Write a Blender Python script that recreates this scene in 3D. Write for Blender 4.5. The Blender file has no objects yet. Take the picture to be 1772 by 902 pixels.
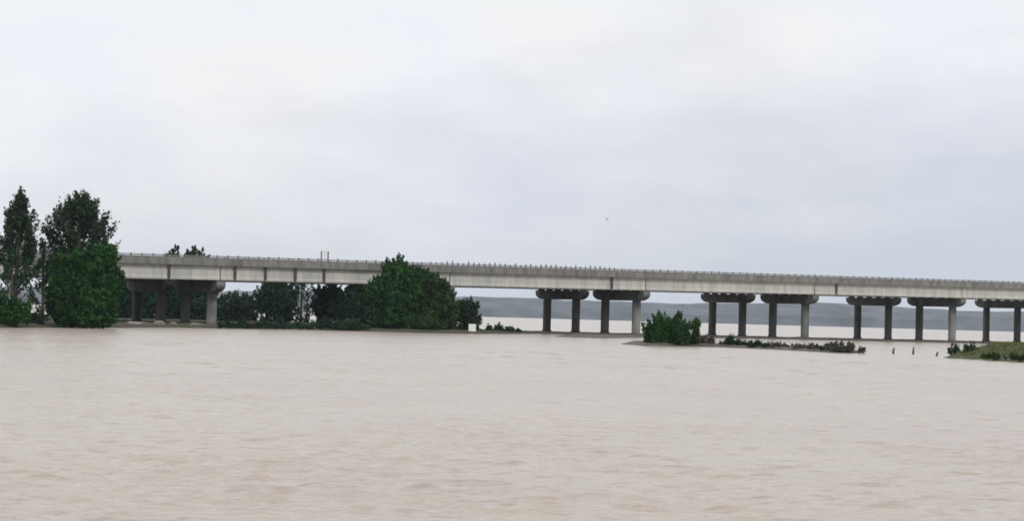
import bpy, bmesh, math, random
import numpy as np
from mathutils import Vector, Matrix, Euler

# ------------------------------------------------------------------ camera
sc = bpy.context.scene
C = sc.collection
F = 3300.0 / 1772.0                 # focal length over frame width
HC = 2.6                            # eye height above the water
HOR = 547.1                         # horizon row at the middle column of the 1772x902 photo
ROLL = math.atan(0.0282)
PITCH = math.atan((HOR - 451.0) / 3300.0)
cd = bpy.data.cameras.new('camera'); cam = bpy.data.objects.new('camera', cd); C.objects.link(cam)
cd.sensor_width = 36.0; cd.lens = 36.0 * F; cd.clip_start = 0.5; cd.clip_end = 20000
cam.location = (0, 0, HC)
fw = Vector((0, math.cos(PITCH), math.sin(PITCH))); rt0 = Vector((1, 0, 0)); up0 = rt0.cross(fw)
rt = rt0 * math.cos(ROLL) + up0 * math.sin(ROLL)
up = up0 * math.cos(ROLL) - rt0 * math.sin(ROLL)
M = Matrix((rt, up, -fw)).transposed()
cam.rotation_euler = M.to_euler()
sc.camera = cam

def at(px, py, Y):
    """world point at ground distance Y seen at photo position px, py"""
    d = rt * (px - 886.0) + up * (451.0 - py) + fw * 3300.0
    return Vector((0, 0, HC)) + d * (Y / d.y)
def ground(px, Y):
    """point on the water at distance Y under photo column px"""
    py = 560.0
    for _ in range(6):
        p = at(px, py, Y)
        py += p.z * 3300.0 / Y
    return Vector((p.x, Y, 0))
def shore(px, py):
    d = rt * (px - 886.0) + up * (451.0 - py) + fw * 3300.0
    t = -HC / d.z
    return Vector((d.x * t, d.y * t, 0))

# ------------------------------------------------------------------ sky, sun, exposure
SUN_EL, SUN_AZ = math.radians(48), math.radians(150)   # azimuth clockwise from +Y: behind the camera, to the right
w = bpy.data.worlds.new("World"); sc.world = w; w.use_nodes = True
nt = w.node_tree; N = nt.nodes; L = nt.links
for n in list(N): N.remove(n)
out = N.new('ShaderNodeOutputWorld'); bg = N.new('ShaderNodeBackground'); bg.inputs['Strength'].default_value = 0.1
sky = N.new('ShaderNodeTexSky'); sky.sky_type = 'NISHITA'; sky.sun_disc = False
sky.sun_elevation = SUN_EL; sky.sun_rotation = SUN_AZ; sky.dust_density = 3.0; sky.altitude = 50
tc = N.new('ShaderNodeTexCoord')
def mapping(scale, loc=(0, 0, 0)):
    m = N.new('ShaderNodeMapping'); m.inputs['Scale'].default_value = scale; m.inputs['Location'].default_value = loc
    L.new(tc.outputs['Generated'], m.inputs['Vector']); return m
def wnoise(scale, loc, sc_, detail, rough=0.5):
    m = mapping(scale, loc); n = N.new('ShaderNodeTexNoise'); n.inputs['Scale'].default_value = sc_
    n.inputs['Detail'].default_value = detail; n.inputs['Roughness'].default_value = rough
    L.new(m.outputs[0], n.inputs['Vector']); return n.outputs['Fac']
def wmath(op, a, b=None, clamp=False):
    n = N.new('ShaderNodeMath'); n.operation = op; n.use_clamp = clamp
    for i, v in enumerate((a, b)):
        if v is None: continue
        if isinstance(v, (int, float)): n.inputs[i].default_value = v
        else: L.new(v, n.inputs[i])
    return n.outputs[0]
big = wnoise((1.0, 1.0, 3.2), (0.35, 0.0, 0.13), 4.0, 4, 0.5)
streak = wnoise((1.0, 1.0, 3.0), (2.3, 1.0, 0.7), 11.0, 6, 0.55)
sep = N.new('ShaderNodeSeparateXYZ'); L.new(tc.outputs['Generated'], sep.inputs[0])
# cloud deck: denser and greyer low down and to the east, thinner and brighter overhead
el = wmath('MULTIPLY', sep.outputs['Z'], 4.4, True)
east = wmath('MULTIPLY', wmath('MULTIPLY', sep.outputs['X'], -1.75), wmath('SUBTRACT', 1.05, el))
v = wmath('ADD', wmath('MULTIPLY', big, 1.0), wmath('MULTIPLY', streak, 0.85))
v = wmath('ADD', v, wmath('MULTIPLY', el, 1.5))
v = wmath('ADD', v, east)
v = wmath('SUBTRACT', v, 0.91, True)
rmp = N.new('ShaderNodeValToRGB'); L.new(v, rmp.inputs[0])
e = rmp.color_ramp.elements
e[0].position = 0.0; e[0].color = (6.35, 6.9, 7.75, 1)
e[1].position = 1.0; e[1].color = (9.3, 9.45, 9.8, 1)
m_ = e.new(0.45); m_.color = (7.75, 7.95, 8.55, 1)
mix = N.new('ShaderNodeMix'); mix.data_type = 'RGBA'; mix.inputs['Factor'].default_value = 0.94
tint = wnoise((1.0, 1.0, 2.4), (5.1, 0.4, 3.3), 7.0, 4, 0.5)
tr_ = N.new('ShaderNodeValToRGB'); L.new(tint, tr_.inputs[0]); te = tr_.color_ramp.elements
te[0].position = 0.38; te[0].color = (0.965, 0.975, 1.0, 1); te[1].position = 0.62; te[1].color = (1.0, 0.99, 0.965, 1)
tm = N.new('ShaderNodeMix'); tm.data_type = 'RGBA'; tm.blend_type = 'MULTIPLY'; tm.inputs['Factor'].default_value = 1.0
L.new(rmp.outputs[0], tm.inputs[6]); L.new(tr_.outputs[0], tm.inputs[7])
L.new(sky.outputs[0], mix.inputs[6]); L.new(tm.outputs[2], mix.inputs[7])
L.new(mix.outputs[2], bg.inputs['Color']); L.new(bg.outputs[0], out.inputs['Surface'])

sl = bpy.data.lights.new('sun', 'SUN'); sl.energy = 1.6; sl.angle = math.radians(12); sl.color = (1.0, 0.96, 0.9)
so = bpy.data.objects.new('sun', sl); C.objects.link(so)
sd = Vector((math.sin(SUN_AZ) * math.cos(SUN_EL), math.cos(SUN_AZ) * math.cos(SUN_EL), math.sin(SUN_EL)))
so.rotation_euler = (-sd).to_track_quat('-Z', 'Y').to_euler()
so.location = (0, -20, 60)

vs = sc.view_settings; vs.view_transform = 'Standard'; vs.look = 'None'; vs.gamma = 1; vs.exposure = 0.0
sc.render.engine = 'CYCLES'
cy = sc.cycles
cy.use_denoising = True; cy.max_bounces = 6; cy.diffuse_bounces = 3; cy.glossy_bounces = 3
cy.transmission_bounces = 2; cy.volume_bounces = 1; cy.transparent_max_bounces = 6
try: cy.pixel_filter_type = 'BLACKMAN_HARRIS'; cy.filter_width = 1.7
except Exception: pass

# ------------------------------------------------------------------ materials
def mat(name, col, rough=0.9, col2=None, nscale=1.0, ndetail=4, bump=0.0, bscale=6.0, stretch=(1, 1, 1), spec=0.3, lo=0.35, hi=0.65, obj_var=0.0):
    m = bpy.data.materials.new(name); m.use_nodes = True
    t = m.node_tree; b = t.nodes['Principled BSDF']
    b.inputs['Base Color'].default_value = (*col, 1); b.inputs['Roughness'].default_value = rough
    b.inputs['Specular IOR Level'].default_value = spec
    tcn = t.nodes.new('ShaderNodeTexCoord'); mp = t.nodes.new('ShaderNodeMapping'); mp.inputs['Scale'].default_value = stretch
    gm = t.nodes.new('ShaderNodeNewGeometry'); t.links.new(gm.outputs['Position'], mp.inputs['Vector'])
    if col2:
        n = t.nodes.new('ShaderNodeTexNoise'); n.inputs['Scale'].default_value = nscale; n.inputs['Detail'].default_value = ndetail
        n.inputs['Roughness'].default_value = 0.6
        t.links.new(mp.outputs[0], n.inputs['Vector'])
        mr = t.nodes.new('ShaderNodeMapRange'); mr.inputs['From Min'].default_value = lo; mr.inputs['From Max'].default_value = hi
        t.links.new(n.outputs['Fac'], mr.inputs['Value'])
        x = t.nodes.new('ShaderNodeMix'); x.data_type = 'RGBA'
        x.inputs[6].default_value = (*col, 1); x.inputs[7].default_value = (*col2, 1)
        t.links.new(mr.outputs[0], x.inputs['Factor'])
        t.links.new(x.outputs[2], b.inputs['Base Color'])
    if bump:
        n2 = t.nodes.new('ShaderNodeTexNoise'); n2.inputs['Scale'].default_value = bscale; n2.inputs['Detail'].default_value = 5
        t.links.new(mp.outputs[0], n2.inputs['Vector'])
        bp = t.nodes.new('ShaderNodeBump'); bp.inputs['Strength'].default_value = bump; bp.inputs['Distance'].default_value = 0.1
        t.links.new(n2.outputs['Fac'], bp.inputs['Height']); t.links.new(bp.outputs[0], b.inputs['Normal'])
    return m

MT = {}
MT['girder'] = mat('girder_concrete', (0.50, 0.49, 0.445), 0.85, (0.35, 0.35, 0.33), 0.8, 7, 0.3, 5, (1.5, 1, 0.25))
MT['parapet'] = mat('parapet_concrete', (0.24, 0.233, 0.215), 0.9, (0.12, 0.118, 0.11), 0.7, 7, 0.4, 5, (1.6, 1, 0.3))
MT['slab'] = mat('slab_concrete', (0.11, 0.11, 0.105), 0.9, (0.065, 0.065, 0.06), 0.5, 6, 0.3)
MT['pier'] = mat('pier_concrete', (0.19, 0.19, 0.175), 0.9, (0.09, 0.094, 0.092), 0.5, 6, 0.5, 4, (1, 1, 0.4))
MT['rail'] = mat('painted_rail_metal', (0.20, 0.20, 0.19), 0.6, (0.12, 0.12, 0.11), 2.0, 4)
MT['pipe'] = mat('drain_pipe_iron', (0.05, 0.05, 0.045), 0.7, (0.09, 0.075, 0.06), 3.0, 4)
MT['asphalt'] = mat('asphalt', (0.05, 0.05, 0.05), 0.95, (0.07, 0.07, 0.07), 2.0, 4)
MT['white'] = mat('white_paint', (0.78, 0.78, 0.76), 0.6, (0.6, 0.6, 0.57), 3.0, 4)
MT['wood'] = mat('old_wood', (0.07, 0.06, 0.05), 0.9, (0.12, 0.10, 0.085), 3.0, 4)
MT['bark'] = mat('bark', (0.06, 0.05, 0.04), 0.95, (0.10, 0.085, 0.07), 2.5, 5, 0.4)
MT['mud'] = mat('river_mud', (0.11, 0.095, 0.08), 0.8, (0.22, 0.19, 0.165), 0.5, 6, 0.6, 3)
MT['bank'] = mat('bank_soil', (0.075, 0.062, 0.045), 0.95, (0.03, 0.04, 0.018), 0.25, 6, 0.6, 2)
MT['grassland'] = mat('mound_grass', (0.05, 0.065, 0.025), 0.95, (0.09, 0.09, 0.05), 0.4, 5, 0.5, 4)
MT['wetmud'] = mat('wet_mud', (0.05, 0.045, 0.038), 0.7, (0.12, 0.105, 0.09), 0.6, 6, 0.6, 3)
MT['rock'] = mat('rock', (0.14, 0.125, 0.11), 0.9, (0.26, 0.24, 0.22), 1.5, 6, 0.6)
MT['bird'] = mat('bird_feathers', (0.12, 0.12, 0.13), 0.8, (0.2, 0.2, 0.2), 5, 2)
MT['hill'] = mat('hazed_wooded_hill', (0.055, 0.075, 0.085), 0.95, (0.125, 0.14, 0.155), 0.018, 9, 0, stretch=(1, 1, 3))  # part of the distance haze is mixed into this pale blue grey colour
def tide_mark(m, col):
    # muddy band left by the flood on the lower columns
    t = m.node_tree; b = t.nodes['Principled BSDF']; src = b.inputs['Base Color'].links[0].from_socket
    g = t.nodes.new('ShaderNodeNewGeometry'); sp = t.nodes.new('ShaderNodeSeparateXYZ'); t.links.new(g.outputs['Position'], sp.inputs[0])
    n = t.nodes.new('ShaderNodeTexNoise'); n.inputs['Scale'].default_value = 0.9; n.inputs['Detail'].default_value = 4; t.links.new(g.outputs['Position'], n.inputs['Vector'])
    ma = t.nodes.new('ShaderNodeMath'); ma.operation = 'MULTIPLY_ADD'; ma.inputs[1].default_value = 1.6; ma.inputs[2].default_value = 0.1
    t.links.new(n.outputs['Fac'], ma.inputs[0])
    su = t.nodes.new('ShaderNodeMath'); su.operation = 'SUBTRACT'; su.use_clamp = True; t.links.new(ma.outputs[0], su.inputs[0]); t.links.new(sp.outputs['Z'], su.inputs[1])
    x = t.nodes.new('ShaderNodeMix'); x.data_type = 'RGBA'; x.inputs[7].default_value = (*col, 1)
    t.links.new(su.outputs[0], x.inputs['Factor']); t.links.new(src, x.inputs[6]); t.links.new(x.outputs[2], b.inputs['Base Color'])
tide_mark(MT['pier'], (0.085, 0.072, 0.055))
def leafmat(name, a, b, s=0.5): return mat(name, a, 0.7, b, s, 3, spec=0.15)
MT['leaf_deep'] = leafmat('leaf_deep', (0.006, 0.037, 0.007), (0.026, 0.092, 0.018))
MT['leaf_teal'] = leafmat('leaf_teal', (0.008, 0.033, 0.018), (0.018, 0.058, 0.033))
MT['leaf_dark'] = leafmat('leaf_dark', (0.012, 0.030, 0.014), (0.026, 0.054, 0.024))
MT['leaf_olive'] = leafmat('leaf_olive', (0.015, 0.043, 0.008), (0.040, 0.078, 0.018))
MT['leaf_dry'] = leafmat('leaf_dry', (0.060, 0.060, 0.038), (0.11, 0.10, 0.07))
MT['leaf_grass'] = leafmat('leaf_grass', (0.075, 0.10, 0.022), (0.13, 0.145, 0.055))

# ------------------------------------------------------------------ helpers
def link(o, parent=None):
    C.objects.link(o)
    if parent is not None: o.parent = parent
    return o
def tag(o, label, cat, group=None):
    o['label'] = label; o['category'] = cat
    if group: o['group'] = group
    return o
def thing(name, label, cat, loc=(0, 0, 0), rotz=0.0, group=None):
    o = link(bpy.data.objects.new(name, None)); o.location = loc; o.rotation_euler = (0, 0, rotz); o.empty_display_size = 0.5
    return tag(o, label, cat, group)
def mesh_obj(name, verts, faces, material, parent=None, smooth=False):
    me = bpy.data.meshes.new(name); me.from_pydata([tuple(v) for v in verts], [], faces); me.update()
    if smooth: me.polygons.foreach_set('use_smooth', [True] * len(me.polygons))
    me.materials.append(material)
    return link(bpy.data.objects.new(name, me), parent)
class MB:
    def __init__(s): s.v = []; s.f = []
    def add(s, vs_, fs_):
        k = len(s.v); s.v += [tuple(v) for v in vs_]; s.f += [tuple(i + k for i in f) for f in fs_]
    def box(s, x0, x1, y0, y1, z0, z1, gx=0.0):
        """box whose z rises by gx per metre of x"""
        p = [(x, y, z + gx * x) for z in (z0, z1) for y in (y0, y1) for x in (x0, x1)]
        s.add(p, [(0, 2, 3, 1), (4, 5, 7, 6), (0, 1, 5, 4), (2, 6, 7, 3), (0, 4, 6, 2), (1, 3, 7, 5)])
    def prism_x(s, prof, x0, x1, gx=0.0):
        """closed (y, z) outline swept along x"""
        n = len(prof)
        p = [(x0, y, z + gx * x0) for y, z in prof] + [(x1, y, z + gx * x1) for y, z in prof]
        s.add(p, [tuple(range(n))[::-1], tuple(range(n, 2 * n))] + [(i, (i + 1) % n, n + (i + 1) % n, n + i) for i in range(n)])
    def tube(s, pts, rad, n=8):
        rings = []
        for i, (p, r) in enumerate(zip(pts, rad)):
            p = Vector(p)
            d = (Vector(pts[min(i + 1, len(pts) - 1)]) - Vector(pts[max(i - 1, 0)]))
            if d.length < 1e-6: d = Vector((0, 0, 1))
            d.normalize()
            a = d.orthogonal().normalized(); b = d.cross(a)
            rings.append([p + (a * math.cos(2 * math.pi * j / n) + b * math.sin(2 * math.pi * j / n)) * r for j in range(n)])
        vs_ = [q for rr in rings for q in rr]; fs_ = []
        for i in range(len(rings) - 1):
            for j in range(n): fs_.append((i * n + j, i * n + (j + 1) % n, (i + 1) * n + (j + 1) % n, (i + 1) * n + j))
        fs_.append(tuple(range(n))[::-1]); fs_.append(tuple((len(rings) - 1) * n + j for j in range(n)))
        s.add(vs_, fs_)
    def build(s, name, material, parent=None, smooth=False):
        return mesh_obj(name, s.v, s.f, material, parent, smooth)

# ------------------------------------------------------------------ water
def vnoise(x, y, seed=0):
    rs = np.random.RandomState(seed); T = rs.rand(256, 256)
    xi = np.floor(x).astype(int); yi = np.floor(y).astype(int); fx = x - xi; fy = y - yi
    fx = fx * fx * (3 - 2 * fx); fy = fy * fy * (3 - 2 * fy)
    g = lambda a, b_: T[a % 256, b_ % 256]
    return (g(xi, yi) * (1 - fx) + g(xi + 1, yi) * fx) * (1 - fy) + (g(xi, yi + 1) * (1 - fx) + g(xi + 1, yi + 1) * fx) * fy
def water():
    # real ripples near by, ever finer towards the near shore, flat sheet farther out
    rs = np.random.RandomState(3)
    rows = 1250; ys = 12.0 * (320.0 / 12.0) ** (np.arange(rows) / (rows - 1)); cols = 460
    u = np.linspace(-1, 1, cols); half = 9 + .36 * ys
    X = u[None, :] * half[:, None]; Y = np.repeat(ys[:, None], cols, 1); dy = np.gradient(ys)[:, None]
    H = np.zeros_like(X)
    gust = .55 + .9 * vnoise(X * .22 + 7, Y * .13, 31) ** 1.5
    for i in range(110):
        lam = .26 * (1.7 / .26) ** rs.rand(); th = rs.normal() * .85 + math.pi * .5; k = 2 * math.pi / lam
        slope = .034 if lam < .6 else .013; lim = np.clip((lam / (dy * 2.2) - 1) / 1.2, 0, 1)
        ph = k * (X * math.cos(th) + Y * math.sin(th)) + rs.rand() * 7 + 1.2 * (vnoise(X * .3 / lam ** .5, Y * .3 / lam ** .5, 40 + i % 20) - .5) * 3
        H += lim * slope / k * (np.sin(ph) + .25 * np.cos(2 * ph))
    # scattered steeper wavelets: short crests that come and go
    for q, (lam, a, sl_, thr, ya, yb) in enumerate(((.27, 2.3, .60, .58, 12, 50), (.40, 1.6, .44, .62, 16, 90), (.58, 1.3, .38, .62, 40, 150), (.85, 1.0, .50, .60, 60, 260), (1.25, .7, .56, .60, 85, 400))):
        k = 2 * math.pi / lam; lim = np.clip((lam / (dy * 2.2) - 1) / 1.2, 0, 1) * np.clip((yb - Y) / (yb * .4), 0, 1) * np.clip((Y - ya) / (ya * .6), 0, 1)
        msk = np.clip((vnoise(X * a + 31, Y * a * 1.5 + 5, 60 + q) - thr) / (1 - thr), 0, 1) * (.4 + 1.2 * vnoise(X * .08, Y * .06, 70 + q))
        ph = k * (Y + .12 * X) + 5 * vnoise(X * a * .5, Y * a * .5, 80 + q)
        H += lim * msk * 1.05 * sl_ / k * (np.sin(ph) - .3 * np.cos(2 * ph)) / gust
    edge = np.clip((1 - np.abs(u)) / .08, 0, 1)[None, :] * np.clip((320 - Y) / 60, 0, 1) * np.clip((Y - 12) / 2, 0, 1)
    H = H * gust * edge
    V = np.stack([X.ravel(), Y.ravel(), H.ravel()], 1)
    idx = (np.arange(rows - 1)[:, None] * cols + np.arange(cols - 1)[None, :]).ravel()
    Q = np.stack([idx, idx + 1, idx + cols + 1, idx + cols], 1).astype(np.int32)
    # flat surround, sharing the border of the rippled patch
    base = len(V); ext = []
    def ev(x, y): ext.append((x, y, 0.0)); return base + len(ext) - 1
    polys = []
    OX, Y0, Y1 = 4200.0, -300.0, 3420.0
    step = 45
    ri = list(range(0, rows - 1, step)) + [rows - 1]
    a_l = [ev(-OX, ys[r_]) for r_ in ri]; a_r = [ev(OX, ys[r_]) for r_ in ri]
    for q in range(len(ri) - 1):
        polys.append([a_l[q]] + [r_ * cols for r_ in range(ri[q], ri[q + 1] + 1)] + [a_l[q + 1]])
        polys.append([r_ * cols + cols - 1 for r_ in range(ri[q], ri[q + 1] + 1)][::-1] + [a_r[q], a_r[q + 1]])
    b0, b1 = ev(-OX, Y0), ev(OX, Y0); polys.append([b0, b1, a_r[0]] + list(range(cols))[::-1] + [a_l[0]])
    t0, t1 = ev(-OX, Y1), ev(OX, Y1); polys.append([a_l[-1]] + [(rows - 1) * cols + c for c in range(cols)] + [a_r[-1], t1, t0])
    V = np.concatenate([V, np.array(ext)])
    me = bpy.data.meshes.new('water'); me.vertices.add(len(V)); me.vertices.foreach_set('co', V.astype(np.float32).ravel())
    lp = np.concatenate([Q.ravel()] + [np.array(p_, np.int32) for p_ in polys])
    tot = np.concatenate([np.full(len(Q), 4), np.array([len(p_) for p_ in polys])]).astype(np.int32); st = np.concatenate([[0], np.cumsum(tot)[:-1]]).astype(np.int32)
    me.loops.add(len(lp)); me.loops.foreach_set('vertex_index', lp); me.polygons.add(len(tot))
    me.polygons.foreach_set('loop_start', st); me.polygons.foreach_set('loop_total', tot)
    sm_ = np.ones(len(tot), bool); sm_[len(Q):] = False; me.polygons.foreach_set('use_smooth', sm_)
    me.update(calc_edges=True); me.validate()
    m = bpy.data.materials.new('muddy_river_water'); m.use_nodes = True
    t = m.node_tree; b = t.nodes['Principled BSDF']
    b.inputs['Roughness'].default_value = 0.24; b.inputs['IOR'].default_value = 1.33
    tcn = t.nodes.new('ShaderNodeTexCoord')
    def nz(scale, sx, sy, det, dist=0.0, rough=0.55):
        mp = t.nodes.new('ShaderNodeMapping'); mp.inputs['Scale'].default_value = (sx, sy, 1)
        mp.inputs['Rotation'].default_value = (0, 0, 0.12)
        t.links.new(tcn.outputs['Object'], mp.inputs['Vector'])
        n_ = t.nodes.new('ShaderNodeTexNoise'); n_.inputs['Scale'].default_value = scale; n_.inputs['Detail'].default_value = det
        n_.inputs['Distortion'].default_value = dist; n_.inputs['Roughness'].default_value = rough
        t.links.new(mp.outputs[0], n_.inputs['Vector']); return n_.outputs['Fac']
    silt = nz(0.11, 1, 0.7, 6)
    x = t.nodes.new('ShaderNodeMix'); x.data_type = 'RGBA'
    x.inputs[6].default_value = (0.395, 0.335, 0.29, 1); x.inputs[7].default_value = (0.42, 0.37, 0.307, 1)
    mr = t.nodes.new('ShaderNodeMapRange'); mr.inputs['From Min'].default_value = 0.35; mr.inputs['From Max'].default_value = 0.65
    t.links.new(silt, mr.inputs['Value']); t.links.new(mr.outputs[0], x.inputs['Factor']); t.links.new(x.outputs[2], b.inputs['Base Color'])
    mid = nz(2.0, 0.7, 1.0, 3, 0.5); sm = nz(2.6, 0.6, 1.0, 3, 0.3)
    def bump(h, strength, dist, prev=None):
        bp = t.nodes.new('ShaderNodeBump'); bp.inputs['Strength'].default_value = strength; bp.inputs['Distance'].default_value = dist
        t.links.new(h, bp.inputs['Height'])
        if prev: t.links.new(prev, bp.inputs['Normal'])
        return bp.outputs[0]
    nrm = bump(mid, 1.0, 0.10); nrm = bump(sm, 1.0, 0.045, nrm)
    t.links.new(nrm, b.inputs['Normal'])
    me.materials.append(m); o = link(bpy.data.objects.new('water', me)); o['kind'] = 'structure'; o['label'] = 'wide muddy beige river with small ripples'
water()

# ------------------------------------------------------------------ terrain
def land(name, poly, cell, top, slope, material, label, seed=1, rough=0.25):
    P = np.array([(p[0], p[1]) for p in poly])
    x0, y0 = P.min(0) - 4; x1, y1 = P.max(0) + 4
    X, Y = np.meshgrid(np.arange(x0, x1, cell), np.arange(y0, y1, cell)); d = np.full(X.shape, 1e9); ins = np.zeros(X.shape, bool)
    for i in range(len(P)):
        a = P[i]; b = P[(i + 1) % len(P)]; e_ = b - a
        tt = np.clip(((X - a[0]) * e_[0] + (Y - a[1]) * e_[1]) / (e_ @ e_ + 1e-9), 0, 1)
        d = np.minimum(d, np.hypot(X - a[0] - tt * e_[0], Y - a[1] - tt * e_[1]))
        c = ((a[1] > Y) != (b[1] > Y)) & (X < (b[0] - a[0]) * (Y - a[1]) / (b[1] - a[1] + 1e-12) + a[0]); ins ^= c
    s = np.where(ins, d, -d) + (vnoise(X * .35, Y * .35, seed) - .5) * 1.2
    H = np.clip(s * slope, -0.7, top) + np.where(s > 0, (vnoise(X * .5, Y * .5, seed + 1) - .3) * rough + (vnoise(X * 1.3, Y * 1.3, seed + 2) - .5) * rough * .5, 0) * np.clip(s, 0, 1)
    ny, nx = X.shape; keep = H > -0.65
    V = np.stack([X.ravel(), Y.ravel(), H.ravel()], 1); Fc = []
    for j in range(ny - 1):
        for i in range(nx - 1):
            if keep[j:j + 2, i:i + 2].any():
                k = j * nx + i; Fc.append((k, k + 1, k + nx + 1, k + nx))
    used = sorted({i for f in Fc for i in f}); mp = {k: i for i, k in enumerate(used)}
    o = mesh_obj(name, V[used], [tuple(mp[i] for i in f) for f in Fc], material, smooth=True)
    o['kind'] = 'structure'; o['label'] = label
    return o

# bridge frame: local x along the deck, local y away from the camera, z up
def kx(k): return 382 + 434.6 * k / (1 + 0.0865 * k)
def kz(k): return 255.0 * (1 + 0.0865 * k)
A0 = at(kx(0) + 1, 500, kz(0)); A4 = at(kx(4) - 6, 530, kz(4))
A0.z = A4.z = 0
BD = (A4 - A0); SPAN = BD.length / 4; BD.normalize(); BV = Vector((-BD.y, BD.x, 0)); BANG = math.atan2(BD.y, BD.x)
def bl(x, v): return A0 + BD * x + BV * v
def k_of(px):
    q = px - 383.0
    return q / (434.6 - 0.0865 * q)

land('riverbank', [ground(-320, 172), ground(0, 188), shore(100, 567.5), shore(200, 568), shore(300, 567.5), shore(380, 569), shore(520, 571), shore(640, 574), shore(740, 577),
      shore(830, 578.5), shore(905, 578.5), ground(850, 300), ground(838, 335), ground(640, 350), ground(300, 370), ground(-320, 400)],
     1.1, 0.32, 0.16, MT['bank'], 'low muddy riverbank under the trees', 3)
land('mudbank', [bl(SPAN * .9, -2.0), bl(SPAN * 1.55, -3.0), shore(955, 583), shore(1000, 585), shore(1045, 586), bl(SPAN * 2.15, -3.5), bl(SPAN * 3, -3.0), bl(SPAN * 5, -3.0), bl(SPAN * 7.5, -3), bl(SPAN * 7.5, 20), bl(SPAN * 3, 20), bl(SPAN * 1.2, 22)],
     1.1, 0.22, 0.12, MT['wetmud'], 'thin dark mud bank along the bridge piers', 8, 0.12)
land('spit', [shore(1072, 596), shore(1110, 599), shore(1200, 600), shore(1300, 603.5), shore(1400, 609), shore(1500, 613), ground(1502, 184),
      ground(1380, 200), ground(1250, 206), ground(1100, 206)], 0.6, 0.25, 0.2, MT['wetmud'], 'low mud spit with scrub in front of the bridge', 12, 0.25)
land('grass_mound', [shore(1640, 620), shore(1700, 624), shore(1772, 628), ground(1950, 150), ground(2150, 146), ground(2150, 178), ground(1800, 184), ground(1700, 174), ground(1650, 170)],
     0.6, 1.22, 0.34, MT['grassland'], 'olive green grassy mound at the water edge', 17, 0.22)

def hills():
    rs = np.random.RandomState(4); xs = np.arange(-3600, 3601, 30.0); V = []; Fc = []
    env = 25 + 11 * np.exp(-((xs - 560) / 180.) ** 2) + 7 * np.exp(-((xs - 900) / 120.) ** 2) + 16 * vnoise(xs / 900 + 9, xs * 0, 5) - 6 + 2.0 * (vnoise(xs / 45, xs * 0, 6) - .5) + 10 * np.clip((np.abs(xs) - 1200) / 1500, 0, 1)
    prof = [(0, -1), (12, .38), (45, .62), (110, .85), (200, 1.0), (330, .7), (395, -.05)]
    rows = len(prof)
    for i, x in enumerate(xs):
        y0 = 2950 + 60 * math.sin(x / 700.0) + 25 * math.sin(x / 170.0)
        for dy, h in prof:
            V.append((x, y0 + dy, -1 if h < 0 else env[i] * h + (rs.rand() * 2.2 if h > .1 else 0)))
    for i in range(len(xs) - 1):
        for j in range(rows - 1): Fc.append((i * rows + j, (i + 1) * rows + j, (i + 1) * rows + j + 1, i * rows + j + 1))
    o = mesh_obj('hills', V, Fc, MT['hill']); o['kind'] = 'structure'; o['label'] = 'low hazy blue grey wooded hills on the far shore'
hills()

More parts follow.
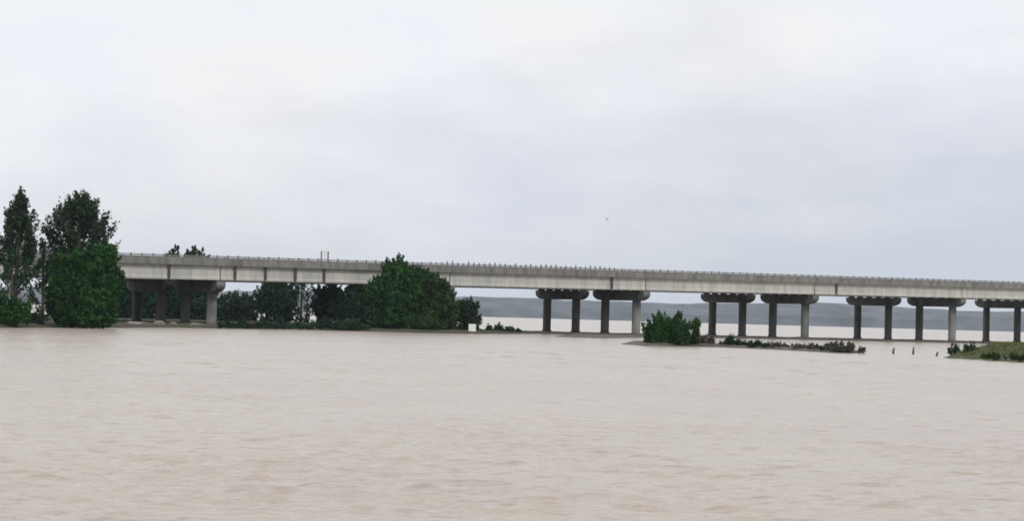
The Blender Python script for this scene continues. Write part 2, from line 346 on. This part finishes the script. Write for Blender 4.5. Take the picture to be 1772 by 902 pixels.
# ------------------------------------------------------------------ bridge
GR = (11.33 - 9.5) / (4 * SPAN)          # deck rises to the right
TOP0 = 9.5                               # rail top above the water at the first pier
GB = TOP0 - 3.2                          # girder bottom
WID, GAP = 12.9, 2.5
COLS = (2.55, 10.35)
KMIN, KMAX = -3, 9
def make_bridge(v0, label, near):
    root = thing('highway_bridge', label, 'bridge', bl(0, v0), BANG, 'twin carriageways of the bridge')
    X0, X1 = KMIN * SPAN, KMAX * SPAN
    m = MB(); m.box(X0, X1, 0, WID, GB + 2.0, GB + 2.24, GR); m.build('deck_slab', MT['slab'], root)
    m = MB(); m.box(X0, X1, .42, WID - .42, GB + 2.24, GB + 2.32, GR); m.build('road_surface', MT['asphalt'], root)
    for s in (0, 1):
        y = 0.0 if s == 0 else WID
        sg = 1 if s == 0 else -1
        prof = [(y - .04 * sg, GB + 1.92), (y - .04 * sg, GB + 2.80), (y + .22 * sg, GB + 2.84), (y + .40 * sg, GB + 2.2405), (y + .003 * sg, GB + 2.2405), (y + .003 * sg, GB + 1.92)]
        if s: prof = prof[::-1]
        m = MB()
        for k in range(KMIN, KMAX):      # a butt joint over every pier
            m.prism_x(prof, k * SPAN + .03, (k + 1) * SPAN - .03, GR)
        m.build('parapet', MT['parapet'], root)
        m = MB(); yy = y + .12 * sg; zb = GB + 2.82
        rs = random.Random(5 + s)
        m.box(X0, X1, yy - .06, yy + .06, GB + 3.08, GB + 3.22, GR)
        m.box(X0, X1, yy - .04, yy + .04, GB + 2.91, GB + 3.0, GR)
        x = X0 + .4
        while x < X1:
            tall = near and s == 0 and k_px(735) < x / SPAN < k_px(1064)
            h = rs.uniform(.08, .36) if tall else rs.uniform(0, .12)
            m.box(x - .07, x + .07, yy - .075, yy + .075, zb - .05, GB + 3.25 + h, GR)
            x += 0.95 if tall else 1.56
        m.build('railing', MT['rail'], root)
    gy = [.45, 2.7, 4.95, 7.35, 9.6, 11.85]
    for k in range(KMIN, KMAX):
        for g in gy:
            c = g + .22
            prof = [(c - .28, GB), (c + .28, GB), (c + .28, GB + .30), (c + .2, GB + .42), (c + .2, GB + 1.6), (c + .34, GB + 1.78), (c + .34, GB + 1.997), (c - .34, GB + 1.997), (c - .34, GB + 1.78), (c - .2, GB + 1.6), (c - .2, GB + .42), (c - .28, GB + .30)]
            m = MB(); m.prism_x(prof[::-1], k * SPAN + .08, (k + 1) * SPAN - .08, GR)
            m.build('girder', MT['girder'], root)
    for k in range(KMIN + 1, KMAX):
        x = k * SPAN; zt = GB + GR * x - .16; zc = zt - 1.5
        p = link(bpy.data.objects.new('pier', None), root); p.location = (x, 0, 0)
        # pier cap with hammerhead ends, curved underneath
        def haunch(s):
            pts = []
            for i in range(7):
                a = i / 6 * math.pi / 2
                yv = .02 + 2.0 * (1 - math.cos(a)) ** .8; zz = zt - .55 - (1.5 - .55) * math.sin(a) ** .9
                pts.append((yv if s == 0 else WID - yv, zz))
            return pts
        L_ = haunch(0); R_ = haunch(1)
        prof = [(.02, zt)] + L_ + R_[::-1] + [(WID - .02, zt)]
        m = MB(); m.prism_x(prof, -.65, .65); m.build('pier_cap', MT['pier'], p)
        for g in gy:
            for dx in (-.34, .34):
                m = MB(); m.box(dx - .2, dx + .2, g, g + .45, zt + .003, GB + GR * (x + dx) - .003); m.build('bearing', MT['slab'], p)
        for cyy in COLS:
            m = MB(); n = 20
            m.tube([(0, cyy, -1.6), (0, cyy, .45), (0, cyy, .46), (0, cyy, zc + .05)], [.80, .80, .68, .68], n)
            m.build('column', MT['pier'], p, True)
    if near:
        for px in (293, 408, 461, 513, 563, 1064, 1455):
            x = k_px(px) * SPAN
            m = MB(); m.box(x - .17, x + .17, .20, .385, GB + .1, GB + 1.995, GR); m.box(x - .24, x + .24, .18, .386, GB + 1.55, GB + 1.75, GR)
            m.build('drain_pipe', MT['pipe'], root)
    return root
def k_px(px): return k_of(px)
make_bridge(0.0, 'nearer carriageway of the long concrete bridge, its pale girder facing the river', True)
make_bridge(WID + GAP, 'farther carriageway of the concrete bridge, mostly hidden, seen by its dark piers behind', False)

def deck_pt(px, v, dz=0.0):
    """a point standing on the near carriageway"""
    x = k_px(px) * SPAN
    return bl(x, v) + Vector((0, 0, GB + 2.32 + GR * x + dz))

# ------------------------------------------------------------------ small things on the bridge and shore
p = deck_pt(565, .62)
t = thing('road_sign', 'small white sign board on two dark posts above the bridge railing', 'sign', p, BANG)
for s in (-.55, .55):
    m = MB(); m.box(s - .06, s + .06, -.06, .06, 0, 2.05); m.build('post', MT['pipe'], t)
m = MB(); m.box(-.36, .36, -.09, -.065, 1.0, 2.15); m.build('sign_board', MT['white'], t)
p = shore(817, 578.3)
t = thing('notice_board', 'square white board on short legs at the water edge beside dark bushes', 'board', (p.x, p.y, 0), .1)
m = MB(); m.box(-.5, .5, -.03, .03, .35, 1.35); m.build('panel', MT['white'], t)
for s in (-.4, .4):
    m = MB(); m.box(s - .05, s + .05, .032, .11, -.6, 1.25); m.build('leg', MT['wood'], t)
m = MB()
m.box(-.56, .56, -.05, .05, 1.353, 1.41); m.box(-.56, .56, -.05, .05, .29, .347)
m.build('frame', MT['wood'], t)

def rock(px, py, size, label, seed):
    rs = random.Random(seed); bm = bmesh.new(); bmesh.ops.create_icosphere(bm, subdivisions=3, radius=1)
    ph = [rs.uniform(0, 6) for _ in range(6)]
    for v in bm.verts:
        c = v.co; k = 1 + .16 * math.sin(3 * c.x + ph[0]) + .14 * math.sin(4 * c.y + ph[1]) + .12 * math.sin(5 * c.z + ph[2]) + .05 * math.sin(9 * c.x + ph[3]) * math.sin(8 * c.y + ph[4])
        v.co = Vector((c.x * size[0] * k, c.y * size[1] * k, max(c.z, -.55) * size[2] * k))
    me = bpy.data.meshes.new('rock'); bm.to_mesh(me); bm.free(); me.materials.append(MT['rock'])
    o = link(bpy.data.objects.new('rock', me)); q = shore(px, py); o.location = (q.x, q.y, .18); o.rotation_euler = (0, 0, rs.uniform(0, 3))
    tag(o, label, 'rock', 'rocks on the muddy bank under the bridge')
rock(232, 566.5, (1.0, .8, .45), 'pale flat rock on the mud, leftmost of those under the bridge', 1)
rock(252, 565.2, (1.5, .9, .4), 'long low rock on the mud, second from the left under the bridge', 2)
rock(275, 566.2, (1.1, .7, .5), 'rounded brown rock on the mud between the two middle bridge columns', 3)
rock(300, 566.4, (.8, .6, .35), 'small rock on the mud left of the pale bridge column', 4)
rock(344, 567.5, (1.1, .8, .42), 'dark wet rock at the foot of the leftmost near bridge column', 5)

# stakes standing in the shallows between spit and mound
for px, py, h, lean, lab in ((1545, 613, .6, .12, 'short leaning wooden stake in the shallows nearest the scrub spit'), (1580, 614, .7, .05, 'tallest upright wooden stake in the shallows between spit and mound'),
                             (1620, 617, .4, .15, 'stubby weathered wooden stake nearest the grassy mound')):
    p = shore(px, py); o = MB(); o.tube([(0, 0, -.8), (lean * .4, 0, h * .5), (lean, 0, h)], [.11, .10, .07], 8)
    o = o.build('wooden_stake', MT['wood'], None, True); o.location = p; tag(o, lab, 'stake', 'wooden stakes in the shallows')

# flying bird
def bird():
    m = MB()
    m.tube([(-.30, 0, 0), (-.22, 0, .02), (-.05, 0, .03), (.12, 0, .03), (.22, 0, .05), (.30, 0, .05), (.36, 0, .04)], [.015, .05, .085, .08, .055, .04, .008], 8)
    for s in (-1, 1):
        pts = [(.12, .05 * s, .06), (-.10, .05 * s, .05), (.14, .32 * s, .30), (-.10, .32 * s, .27), (.02, .62 * s, .38), (-.10, .62 * s, .36)]
        k = [(x, y, z + .02) for x, y, z in pts]
        m.add(pts + k, [(0, 1, 3, 2), (2, 3, 5, 4), (6, 8, 9, 7), (8, 10, 11, 9), (0, 2, 8, 6), (2, 4, 10, 8), (1, 7, 9, 3), (3, 9, 11, 5), (4, 5, 11, 10), (0, 6, 7, 1)])
    m.add([(-.26, -.03, .02), (-.26, .03, .02), (-.46, .09, .02), (-.46, -.09, .02), (-.26, -.03, .035), (-.26, .03, .035), (-.46, .09, .035), (-.46, -.09, .035)],
          [(0, 1, 2, 3), (7, 6, 5, 4), (0, 4, 5, 1), (1, 5, 6, 2), (2, 6, 7, 3), (3, 7, 4, 0)])
    o = m.build('bird', MT['bird'], None, True); o.scale = (.7, .7, .7); o.location = at(1051, 380, 300); o.rotation_euler = (.1, -.1, .9)
    tag(o, 'small dark bird flying in the grey sky above the bridge', 'bird')
bird()

# ------------------------------------------------------------------ vegetation
def leaves(name, clumps, material, parent, size, seed, density=1.0):
    """clumps: (centre, axis, half length, radius); many small leaf faces spread through each"""
    size = size * .76; rs = np.random.RandomState(seed); P = []; S = []
    for c, ax, hl, r in clumps:
        n = max(30, int(density * 70 * (hl * r * r) ** .66 / (size * size) * .16))
        d = rs.normal(size=(n, 3)); d /= np.linalg.norm(d, axis=1)[:, None]
        d *= (rs.rand(n, 1) ** .45)
        d *= 1 + .25 * rs.normal(size=(n, 1)) * (rs.rand(n, 1) < .25)
        a = np.array(ax) / np.linalg.norm(ax); u = np.cross(a, [0.3, .9, .1]); u /= np.linalg.norm(u); w_ = np.cross(a, u)
        taper = 1 - .35 * d[:, 2:3]
        P.append(np.array(c) + d[:, 2:3] * a * hl + (d[:, 0:1] * u + d[:, 1:2] * w_) * r * taper)
        S.append(np.full(n, size) * rs.uniform(.45, 1.9, n) ** 1.0)
    P = np.concatenate(P); S = np.concatenate(S)
    zmin = 0.12; P[:, 2] = np.where(P[:, 2] < zmin, zmin + rs.rand(len(P)) * .3, P[:, 2])
    n = len(P)
    a = rs.normal(size=(n, 3)); a /= np.linalg.norm(a, axis=1)[:, None]
    b = np.cross(a, rs.normal(size=(n, 3))); b /= np.linalg.norm(b, axis=1)[:, None]
    S = S[:, None]
    V = np.empty((n, 4, 3)); V[:, 0] = P - a * S * .6; V[:, 1] = P + b * S * .38; V[:, 2] = P + a * S * .6; V[:, 3] = P - b * S * .38
    me = bpy.data.meshes.new(name); me.vertices.add(4 * n); me.vertices.foreach_set('co', V.ravel())
    me.loops.add(4 * n); me.loops.foreach_set('vertex_index', np.arange(4 * n, dtype=np.int32))
    me.polygons.add(n); me.polygons.foreach_set('loop_start', np.arange(0, 4 * n, 4, dtype=np.int32)); me.polygons.foreach_set('loop_total', np.full(n, 4, dtype=np.int32))
    me.update(calc_edges=True); me.materials.append(material)
    return link(bpy.data.objects.new(name, me), parent)

def tall_tree(base, H, R, label, seed, leaf, zlow=.25, n=60, clr=(.5, 1.3), size=.26, shape=None, density=1.0, lean=0):
    """tree with upswept limbs, each ending in a separate clump"""
    rs = random.Random(seed)
    root = thing('tree', label, 'tree', base, 0, 'trees on the left bank')
    tr = MB(); pts = [(0, 0, -.6), (.05, 0, H * .2), (lean * .3, .1, H * .5), (lean * .8, 0, H * .8), (lean, 0, H * .97)]
    tr.tube(pts, [H * .024, H * .02, H * .014, H * .007, .02], 10); clumps = []
    for i in range(n):
        f = zlow + (1 - zlow) * (i + rs.random()) / n
        env = shape(f) if shape else math.sin(math.pi * min(1, max(0, (f - zlow + .12) / (1.08 - zlow)))) ** .7
        th = i * 2.399 + rs.uniform(-.4, .4); q = rs.uniform(.35, 1.0) * R * env
        tip = Vector((math.cos(th) * q + lean * f, math.sin(th) * q, f * H))
        z0 = max(zlow * H * .5, tip.z - q * rs.uniform(.7, 1.2) - .4)
        st = Vector((lean * z0 / H, 0, z0)); d = (tip - st).normalized()
        hl = rs.uniform(*clr) * (1.15 if f > .6 else 1); r = hl * rs.uniform(.33, .5)
        ax = (d + Vector((0, 0, .7))).normalized()
        c = tip - ax * hl * .8
        clumps.append((c, ax, hl, r))
        tr.tube([st, st.lerp(c, .5) + Vector((0, 0, -.12)), c + ax * hl * .5], [.07, .045, .015], 5)
    tr.build('trunk', MT['bark'], root, True)
    leaves('crown', clumps, leaf, root, size, seed, density)
    return root

def bush(base, blobs, label, seed, leaf, name='bush', cat='bush', group=None, size=.3, spiky=0.35, density=1.0, cr=1.0):
    """blobs: ellipsoids (x, y, z, rx, ry, rz) relative to base, filled with clumps"""
    rs = random.Random(seed)
    root = thing(name, label, cat, base, 0, group)
    clumps = []; tr = MB()
    for (x, y, z, rx, ry, rz) in blobs:
        vol = rx * ry * rz; rc = max(.22, .42 * cr * min(1.6, vol ** (1 / 3)))
        n = int(max(5, 1.5 * vol / rc ** 3))
        for i in range(n):
            d = Vector((rs.gauss(0, 1), rs.gauss(0, 1), rs.gauss(0, 1))).normalized() * (rs.random() ** .33) * .92
            c = Vector((x + d.x * rx, y + d.y * ry, z + d.z * rz))
            if c.z < .2: c.z = .2 + rs.random() * .3
            ax = Vector((d.x * .6, d.y * .6, 1.0)).normalized()
            hl = rc * rs.uniform(.9, 1.35) * (1 + spiky * (d.z > .3) * rs.random()); clumps.append((c - ax * hl * .3, ax, hl, rc * rs.uniform(.65, .95)))
        if rz > 1.0:                     # sprays of new shoots that break the outline
            for i in range(int(5 + 5 * rx)):
                d = Vector((rs.gauss(0, 1), rs.gauss(0, 1) * .7, abs(rs.gauss(0, 1)) + .15)).normalized()
                hl = rs.uniform(.35, .8) * min(1.0, .35 + rz * .3); ax = (d * .8 + Vector((0, 0, .9))).normalized()
                clumps.append((Vector((x + d.x * rx, y + d.y * ry, max(.3, z + d.z * rz))) + ax * hl * .3, ax, hl, hl * .36))
        for i in range(3):
            e_ = Vector((x + rs.uniform(-.5, .5) * rx, y + rs.uniform(-.4, .4) * ry, z + rz * rs.uniform(.2, .6)))
            s0 = Vector((x * .7 + rs.uniform(-.2, .2) * rx, y * .7, -.5))
            tr.tube([s0, s0.lerp(e_, .5) + Vector((rs.uniform(-.1, .1), 0, .1)), e_], [.05 + .018 * rz, .035 + .012 * rz, .02], 6)
    tr.build('trunk' if cat == 'tree' else 'stems', MT['bark'], root, True)
    leaves('crown' if cat == 'tree' else 'foliage', clumps, leaf, root, size, seed, density)
    return root

def G(px, Y, z=.1):
    g = ground(px, Y); g.z = z; return g
LB = 'trees on the left bank'
# two tall trees on the left
tall_tree(G(24, 203), 14.6, 3.3, 'tall narrow tree with upswept branches, leftmost in the picture', 11, MT['leaf_dark'], zlow=.36, n=66, clr=(.7, 1.4),
          shape=lambda f: 1.0 if f < .66 else max(.1, 1 - ((f - .66) / .36) ** 1.3), density=1.25, lean=.25)
tall_tree(G(130, 214), 15.2, 4.9, 'tall broad tree with feathery upswept branches behind the dense bush', 12, MT['leaf_dark'], zlow=.38, n=100, clr=(.8, 1.6),
          shape=lambda f: .98 if f < .62 else max(.2, 1 - ((f - .62) / .42) ** 1.6 * .85), density=1.25, lean=.2)
# dense bush in front of it and airy ones to its left
bush(G(146, 203), [(0, 0, 3.2, 3.7, 2.8, 3.4), (.3, 0, 5.9, 3.2, 2.4, 2.5), (1.4, .2, 6.9, 2.0, 1.8, 2.0), (-2.0, 0, 5.6, 1.7, 1.6, 2.2), (2.9, 0, 4.6, 1.1, 1.2, 1.6), (-3.0, 0, 3.0, 1.3, 1.4, 2.2), (0, 0, 1.2, 3.8, 2.6, 1.4)],
     'large dense dark green bush filling the space left of the bridge end', 21, MT['leaf_deep'], group=LB, size=.30, density=1.5, spiky=.8, cr=.62)
tall_tree(G(18, 196), 8.2, 3.4, 'airy low tree with pale gaps below the leftmost tall tree', 22, MT['leaf_teal'], zlow=.12, n=36, clr=(.5, .95), size=.24, density=.85)
tall_tree(G(72, 210), 8.6, 2.6, 'airy low tree with pale gaps between the two tall trees', 23, MT['leaf_teal'], zlow=.2, n=34, clr=(.45, .9), size=.24, density=.8)
bush(G(12, 192), [(0, 0, 1.3, 2.6, 1.6, 1.5), (-3, 0, 1.8, 2.4, 1.8, 2)], 'low dark bush at the waterline in the bottom left of the bank', 24, MT['leaf_deep'], group=LB, size=.26, density=1.1)
bush(G(62, 201), [(0, 0, .7, 1.6, 1.2, .8)], 'small dark bush at the foot of the airy trees', 25, MT['leaf_dark'], group=LB, size=.24)

# middle clump in front of the bridge
MG = 'bushes in front of the bridge'
bush(G(682, 263), [(0, 0, 4.2, 3.6, 2.6, 4.0), (.1, 0, 7.6, 2.1, 2.2, 2.4), (-1.9, 0, 4.9, 1.9, 1.8, 2.3), (2.0, 0, 6.7, 2.1, 1.8, 2.1), (-3.0, 0, 3.6, 1.6, 1.6, 2.6), (0, 0, 1.4, 4.2, 2.8, 1.6)],
     'tall dense green bush rising in front of the bridge railing', 31, MT['leaf_deep'], group=MG, size=.34, density=1.5, spiky=.9, cr=.62)
bush(G(745, 266), [(0, 0, 3.8, 2.8, 2.4, 3.8), (.1, 0, 5.9, 2.2, 1.8, 2.0), (-1.4, 0, 6.7, 1.6, 1.6, 1.7), (1.6, 0, 3.0, 2.4, 2.0, 3.2), (0, 0, 1.3, 3.6, 2.4, 1.5)],
     'olive tinted bush leaning on the right of the tall green bush', 32, MT['leaf_olive'], group=MG, size=.32, density=1.5, spiky=.8, cr=.62)
bush(G(806, 276), [(0, 0, 1.9, 2.3, 1.8, 2.1), (.6, 0, 3.2, 1.1, 1.0, 1.5), (-.9, 0, 3.0, 1.0, 1.0, 1.4)],
     'small dark bush with a ragged top behind the white board', 33, MT['leaf_dark'], group=MG, size=.28, density=1.2, spiky=.8)
bush(G(727, 259), [(0, 0, .9, 2.2, 1.2, 1.1), (2.4, .2, .8, 1.6, 1.1, .9)], 'low pale green shrub at the foot of the olive bush', 34, MT['leaf_olive'], group=MG, size=.26)
bush(G(858, 283), [(0, 0, .5, 2.2, 1.0, .75), (2.2, 0, .35, 1.8, .9, .5)], 'low scrub tapering along the bank right of the white board', 35, MT['leaf_dark'], group=MG, size=.24)

for i, (px, py, w_, h_, lab, lf) in enumerate(((392, 569.5, 1.6, .9, 'low dark shrub at the shoreline just right of the pale first column', 'leaf_teal'), (432, 570, 2.2, 1.2, 'low rounded shrub at the shoreline under the pale gap', 'leaf_dark'),
        (476, 570.8, 2.0, 1.0, 'shoreline shrub left of the airy tree under the deck', 'leaf_teal'), (520, 571.5, 1.4, .7, 'smallest shoreline shrub in front of the airy tree', 'leaf_dark'),
        (562, 572.5, 2.3, 1.3, 'shoreline shrub right of the airy tree under the deck', 'leaf_teal'), (604, 573.3, 2.2, 1.5, 'shoreline shrub touching the left edge of the tall green bush', 'leaf_dark'))):
    p = shore(px, py); bush(Vector((p.x, p.y + 1.2, .1)), [(0, 0, h_ * .5, w_, .9, h_ * .6), (w_ * .7, .1, h_ * .3, w_ * .7, .7, h_ * .4)], lab, 140 + i, MT[lf], group='low shrubs along the shoreline', size=.24, density=1.2)

# trees beyond the bridge, seen under and over it
BG = 'trees behind the bridge'
def behind(px, Y, H, Wd, label, seed, leaf, density=1.3, low=False):
    h = H
    blobs = [(0, 0, h * .32, Wd, Wd * .7, h * .34), (0, 0, h * .66, Wd * .85, Wd * .6, h * .32), (Wd * .4, 0, h * .5, Wd * .6, Wd * .5, h * .3), (-Wd * .4, 0, h * .5, Wd * .6, Wd * .5, h * .3)]
    if low: blobs = [(0, 0, h * .45, Wd, Wd * .7, h * .5)]
    bush(G(px, Y), blobs, label, seed, leaf, name='tree' if not low else 'bush', cat='tree' if not low else 'bush', group=BG, size=.40, density=density, spiky=.3)
behind(185, 318, 8.0, 3.6, 'dark tree behind the bridge end, half hidden by the large bush', 41, MT['leaf_teal'])
behind(230, 316, 8.6, 3.4, 'leftmost dark tree seen under the bridge deck', 42, MT['leaf_teal'])
behind(272, 322, 8.8, 3.4, 'second dark tree from the left under the bridge deck', 43, MT['leaf_teal'])
behind(304, 335, 12.9, 3.0, 'tall tree whose top shows over the bridge rail, left of its twin', 44, MT['leaf_dark'])
behind(336, 333, 13.0, 3.2, 'tall tree whose broad top shows highest over the bridge rail', 45, MT['leaf_dark'])
behind(402, 314, 4.9, 3.0, 'low bush right of the first pier with pale sky above it', 46, MT['leaf_dark'], low=True)
behind(430, 330, 5.3, 2.4, 'rounded bush at the right end of the pale gap under the deck', 47, MT['leaf_teal'], low=True)
behind(368, 322, 5.4, 3.0, 'bush standing directly behind the pale first column', 48, MT['leaf_teal'], low=True)
behind(468, 318, 9.0, 2.6, 'dark tree just right of the pale gap under the bridge', 49, MT['leaf_teal'])
tall = tall_tree(G(520, 322), 9.4, 3.6, 'airy tree with pale gaps between its branches under the deck', 50, MT['leaf_teal'], zlow=.08, n=60, clr=(.6, 1.1), size=.34, density=.9)
tall['group'] = BG
behind(492, 326, 8.2, 1.7, 'slim dark tree left of the airy tree under the deck', 51, MT['leaf_teal'])
behind(566, 300, 7.2, 2.4, 'dark tree right of the airy tree under the deck', 52, MT['leaf_teal'])
behind(602, 268.5, 5.6, 2.5, 'dark tree under the deck, second left of the tall green bush', 53, MT['leaf_teal'])
behind(636, 270.5, 5.7, 2.3, 'dark tree behind the left edge of the tall green bush', 54, MT['leaf_teal'])
behind(690, 312, 8.6, 3.4, 'dark tree hidden behind the tall green bush and the deck', 55, MT['leaf_teal'])

# scrub on the spit
SG = 'scrub on the mud spit'
def scrub(px, Y, blobs, label, seed, leaf, size=.16, spiky=.8, density=1.2, name='bush'):
    if px > 1200: blobs = [(a, b, c * .8, d, e, f * .78) for a, b, c, d, e, f in blobs]
    bush(G(px, Y), blobs, label, seed, leaf, group=SG, size=size, spiky=spiky, density=density, name=name)
scrub(1150, 195, [(0, 0, 1.1, 2.5, 1.6, 1.25), (.3, 0, 2.0, 1.7, 1.3, 1.15), (-1.3, 0, 1.3, 1.2, 1.0, 1.1), (1.6, 0, 1.2, 1.1, 1.0, 1.1)], 'round bright green bush, the largest on the mud spit', 61, MT['leaf_deep'], .18, 1.0, 1.5)
scrub(1197, 196, [(0, 0, 1.1, .9, .8, 1.1), (.4, 0, 2.1, .5, .5, .8)], 'brownish upright shrub leaning on the right of the largest spit bush', 62, MT['leaf_olive'], .17, 1.0)
scrub(1222, 196, [(0, 0, .6, 1.0, .8, .75)], 'low brown scrub just right of the largest spit bush', 63, MT['leaf_dry'])
scrub(1260, 196, [(0, 0, .65, 1.3, .9, .75), (.9, 0, .4, .7, .6, .5)], 'grey green rounded scrub on the spit below the second pier pair', 64, MT['leaf_dark'])
scrub(1308, 193, [(0, 0, .35, 1.1, .7, .45)], 'flat dark scrub on the spit, left of the narrow bare stretch', 65, MT['leaf_dark'])
scrub(1352, 190, [(0, 0, .28, 1.2, .6, .36)], 'thinnest flat scrub in the middle of the spit', 66, MT['leaf_dry'])
scrub(1412, 184, [(0, 0, .32, 1.2, .6, .42)], 'brown low scrub before the last clump of the spit', 67, MT['leaf_dry'])
scrub(1455, 179, [(0, 0, .5, 1.5, .8, .62), (.8, 0, .6, .6, .6, .6)], 'dark brown scrub clump at the right tip of the spit', 68, MT['leaf_dry'])
scrub(1490, 175.5, [(0, 0, .25, .6, .5, .35)], 'tiny tuft at the very right end of the spit', 69, MT['leaf_dry'])
scrub(1285, 195, [(0, 0, .4, .9, .6, .5)], 'dark scrub filling the gap right of the grey green scrub', 75, MT['leaf_dark'])
scrub(1332, 191.5, [(0, 0, .25, 1.0, .5, .3)], 'low dark tuft between the two flat scrubs of the spit', 76, MT['leaf_dark'])
scrub(1385, 186.5, [(0, 0, .22, 1.2, .5, .3)], 'dark flat tuft at the thin neck of the spit', 77, MT['leaf_dry'])
scrub(1434, 181, [(0, 0, .4, 1.0, .6, .5)], 'mid brown scrub joined to the left of the dark brown clump', 78, MT['leaf_dark'])
MGp = 'shrubs by the grassy mound'
for px, Y, b, lab, sd_, lf in ((1652, 168, [(0, 0, .5, .9, .7, .6)], 'dark shrub at the left tip of the grassy mound', 71, MT['leaf_dark']),
                               (1678, 166, [(0, 0, .6, .8, .6, .65)], 'dark shrub on the left slope of the grassy mound', 72, MT['leaf_olive']),
        (1716, 157.5, [(0, 0, .25, 1.5, .5, .32)], 'flat dark tussock at the waterline, left of the two under the grassy mound', 73, MT['leaf_olive']), (1764, 154, [(0, 0, .25, 1.6, .5, .3)], 'flat dark tussock at the waterline in the right corner of the grassy mound', 74, MT['leaf_dark'])):
    bush(G(px, Y), b, lab, sd_, lf, group=MGp, size=.16, spiky=.9)

# grass on the mound
def grass():
    rs = np.random.RandomState(9); V = []; Fc = []
    deps = bpy.context.evaluated_depsgraph_get(); mo = bpy.data.objects['grass_mound']; mo_me = mo.data
    tris = [p_ for p_ in mo_me.polygons]
    vv = np.array([v_.co[:] for v_ in mo_me.vertices])
    cand = [p_.vertices[:] for p_ in tris if min(vv[list(p_.vertices), 2]) > .12]
    for _ in range(16000):
        q = cand[rs.randint(len(cand))]; u, v_ = rs.rand(2)
        P_ = vv[q[0]] * (1 - u) * (1 - v_) + vv[q[1]] * u * (1 - v_) + vv[q[2]] * u * v_ + vv[q[3]] * (1 - u) * v_
        a = rs.uniform(0, math.pi); h = rs.uniform(.12, .34); w_ = rs.uniform(.03, .07)
        dx, dy = math.cos(a) * w_, math.sin(a) * w_; lx, ly = rs.normal(size=2) * .08; k = len(V)
        V += [(P_[0] - dx, P_[1] - dy, P_[2] - .03), (P_[0] + dx, P_[1] + dy, P_[2] - .03), (P_[0] + lx, P_[1] + ly, P_[2] + h)]; Fc.append((k, k + 1, k + 2))
    o = mesh_obj('grass', V, Fc, MT['leaf_grass']); o['kind'] = 'stuff'; tag(o, 'olive green grass covering the mound at the right edge', 'grass')
grass()

# ------------------------------------------------------------------ haze
def haze():
    m = bpy.data.materials.new('river_haze'); m.use_nodes = True; t = m.node_tree
    for n in list(t.nodes): t.nodes.remove(n)
    o_ = t.nodes.new('ShaderNodeOutputMaterial'); pv = t.nodes.new('ShaderNodeVolumePrincipled')
    pv.inputs['Color'].default_value = (0.78, 0.86, 1.0, 1); pv.inputs['Density'].default_value = 0.00006; pv.inputs['Anisotropy'].default_value = 0.2
    t.links.new(pv.outputs[0], o_.inputs['Volume'])
    b = MB(); b.box(-4300, 4300, -350, 3600, -2.0, 75); o = b.build('haze', m); o['kind'] = 'stuff'; tag(o, 'pale blue haze over the river fading the far hills', 'haze')
haze()
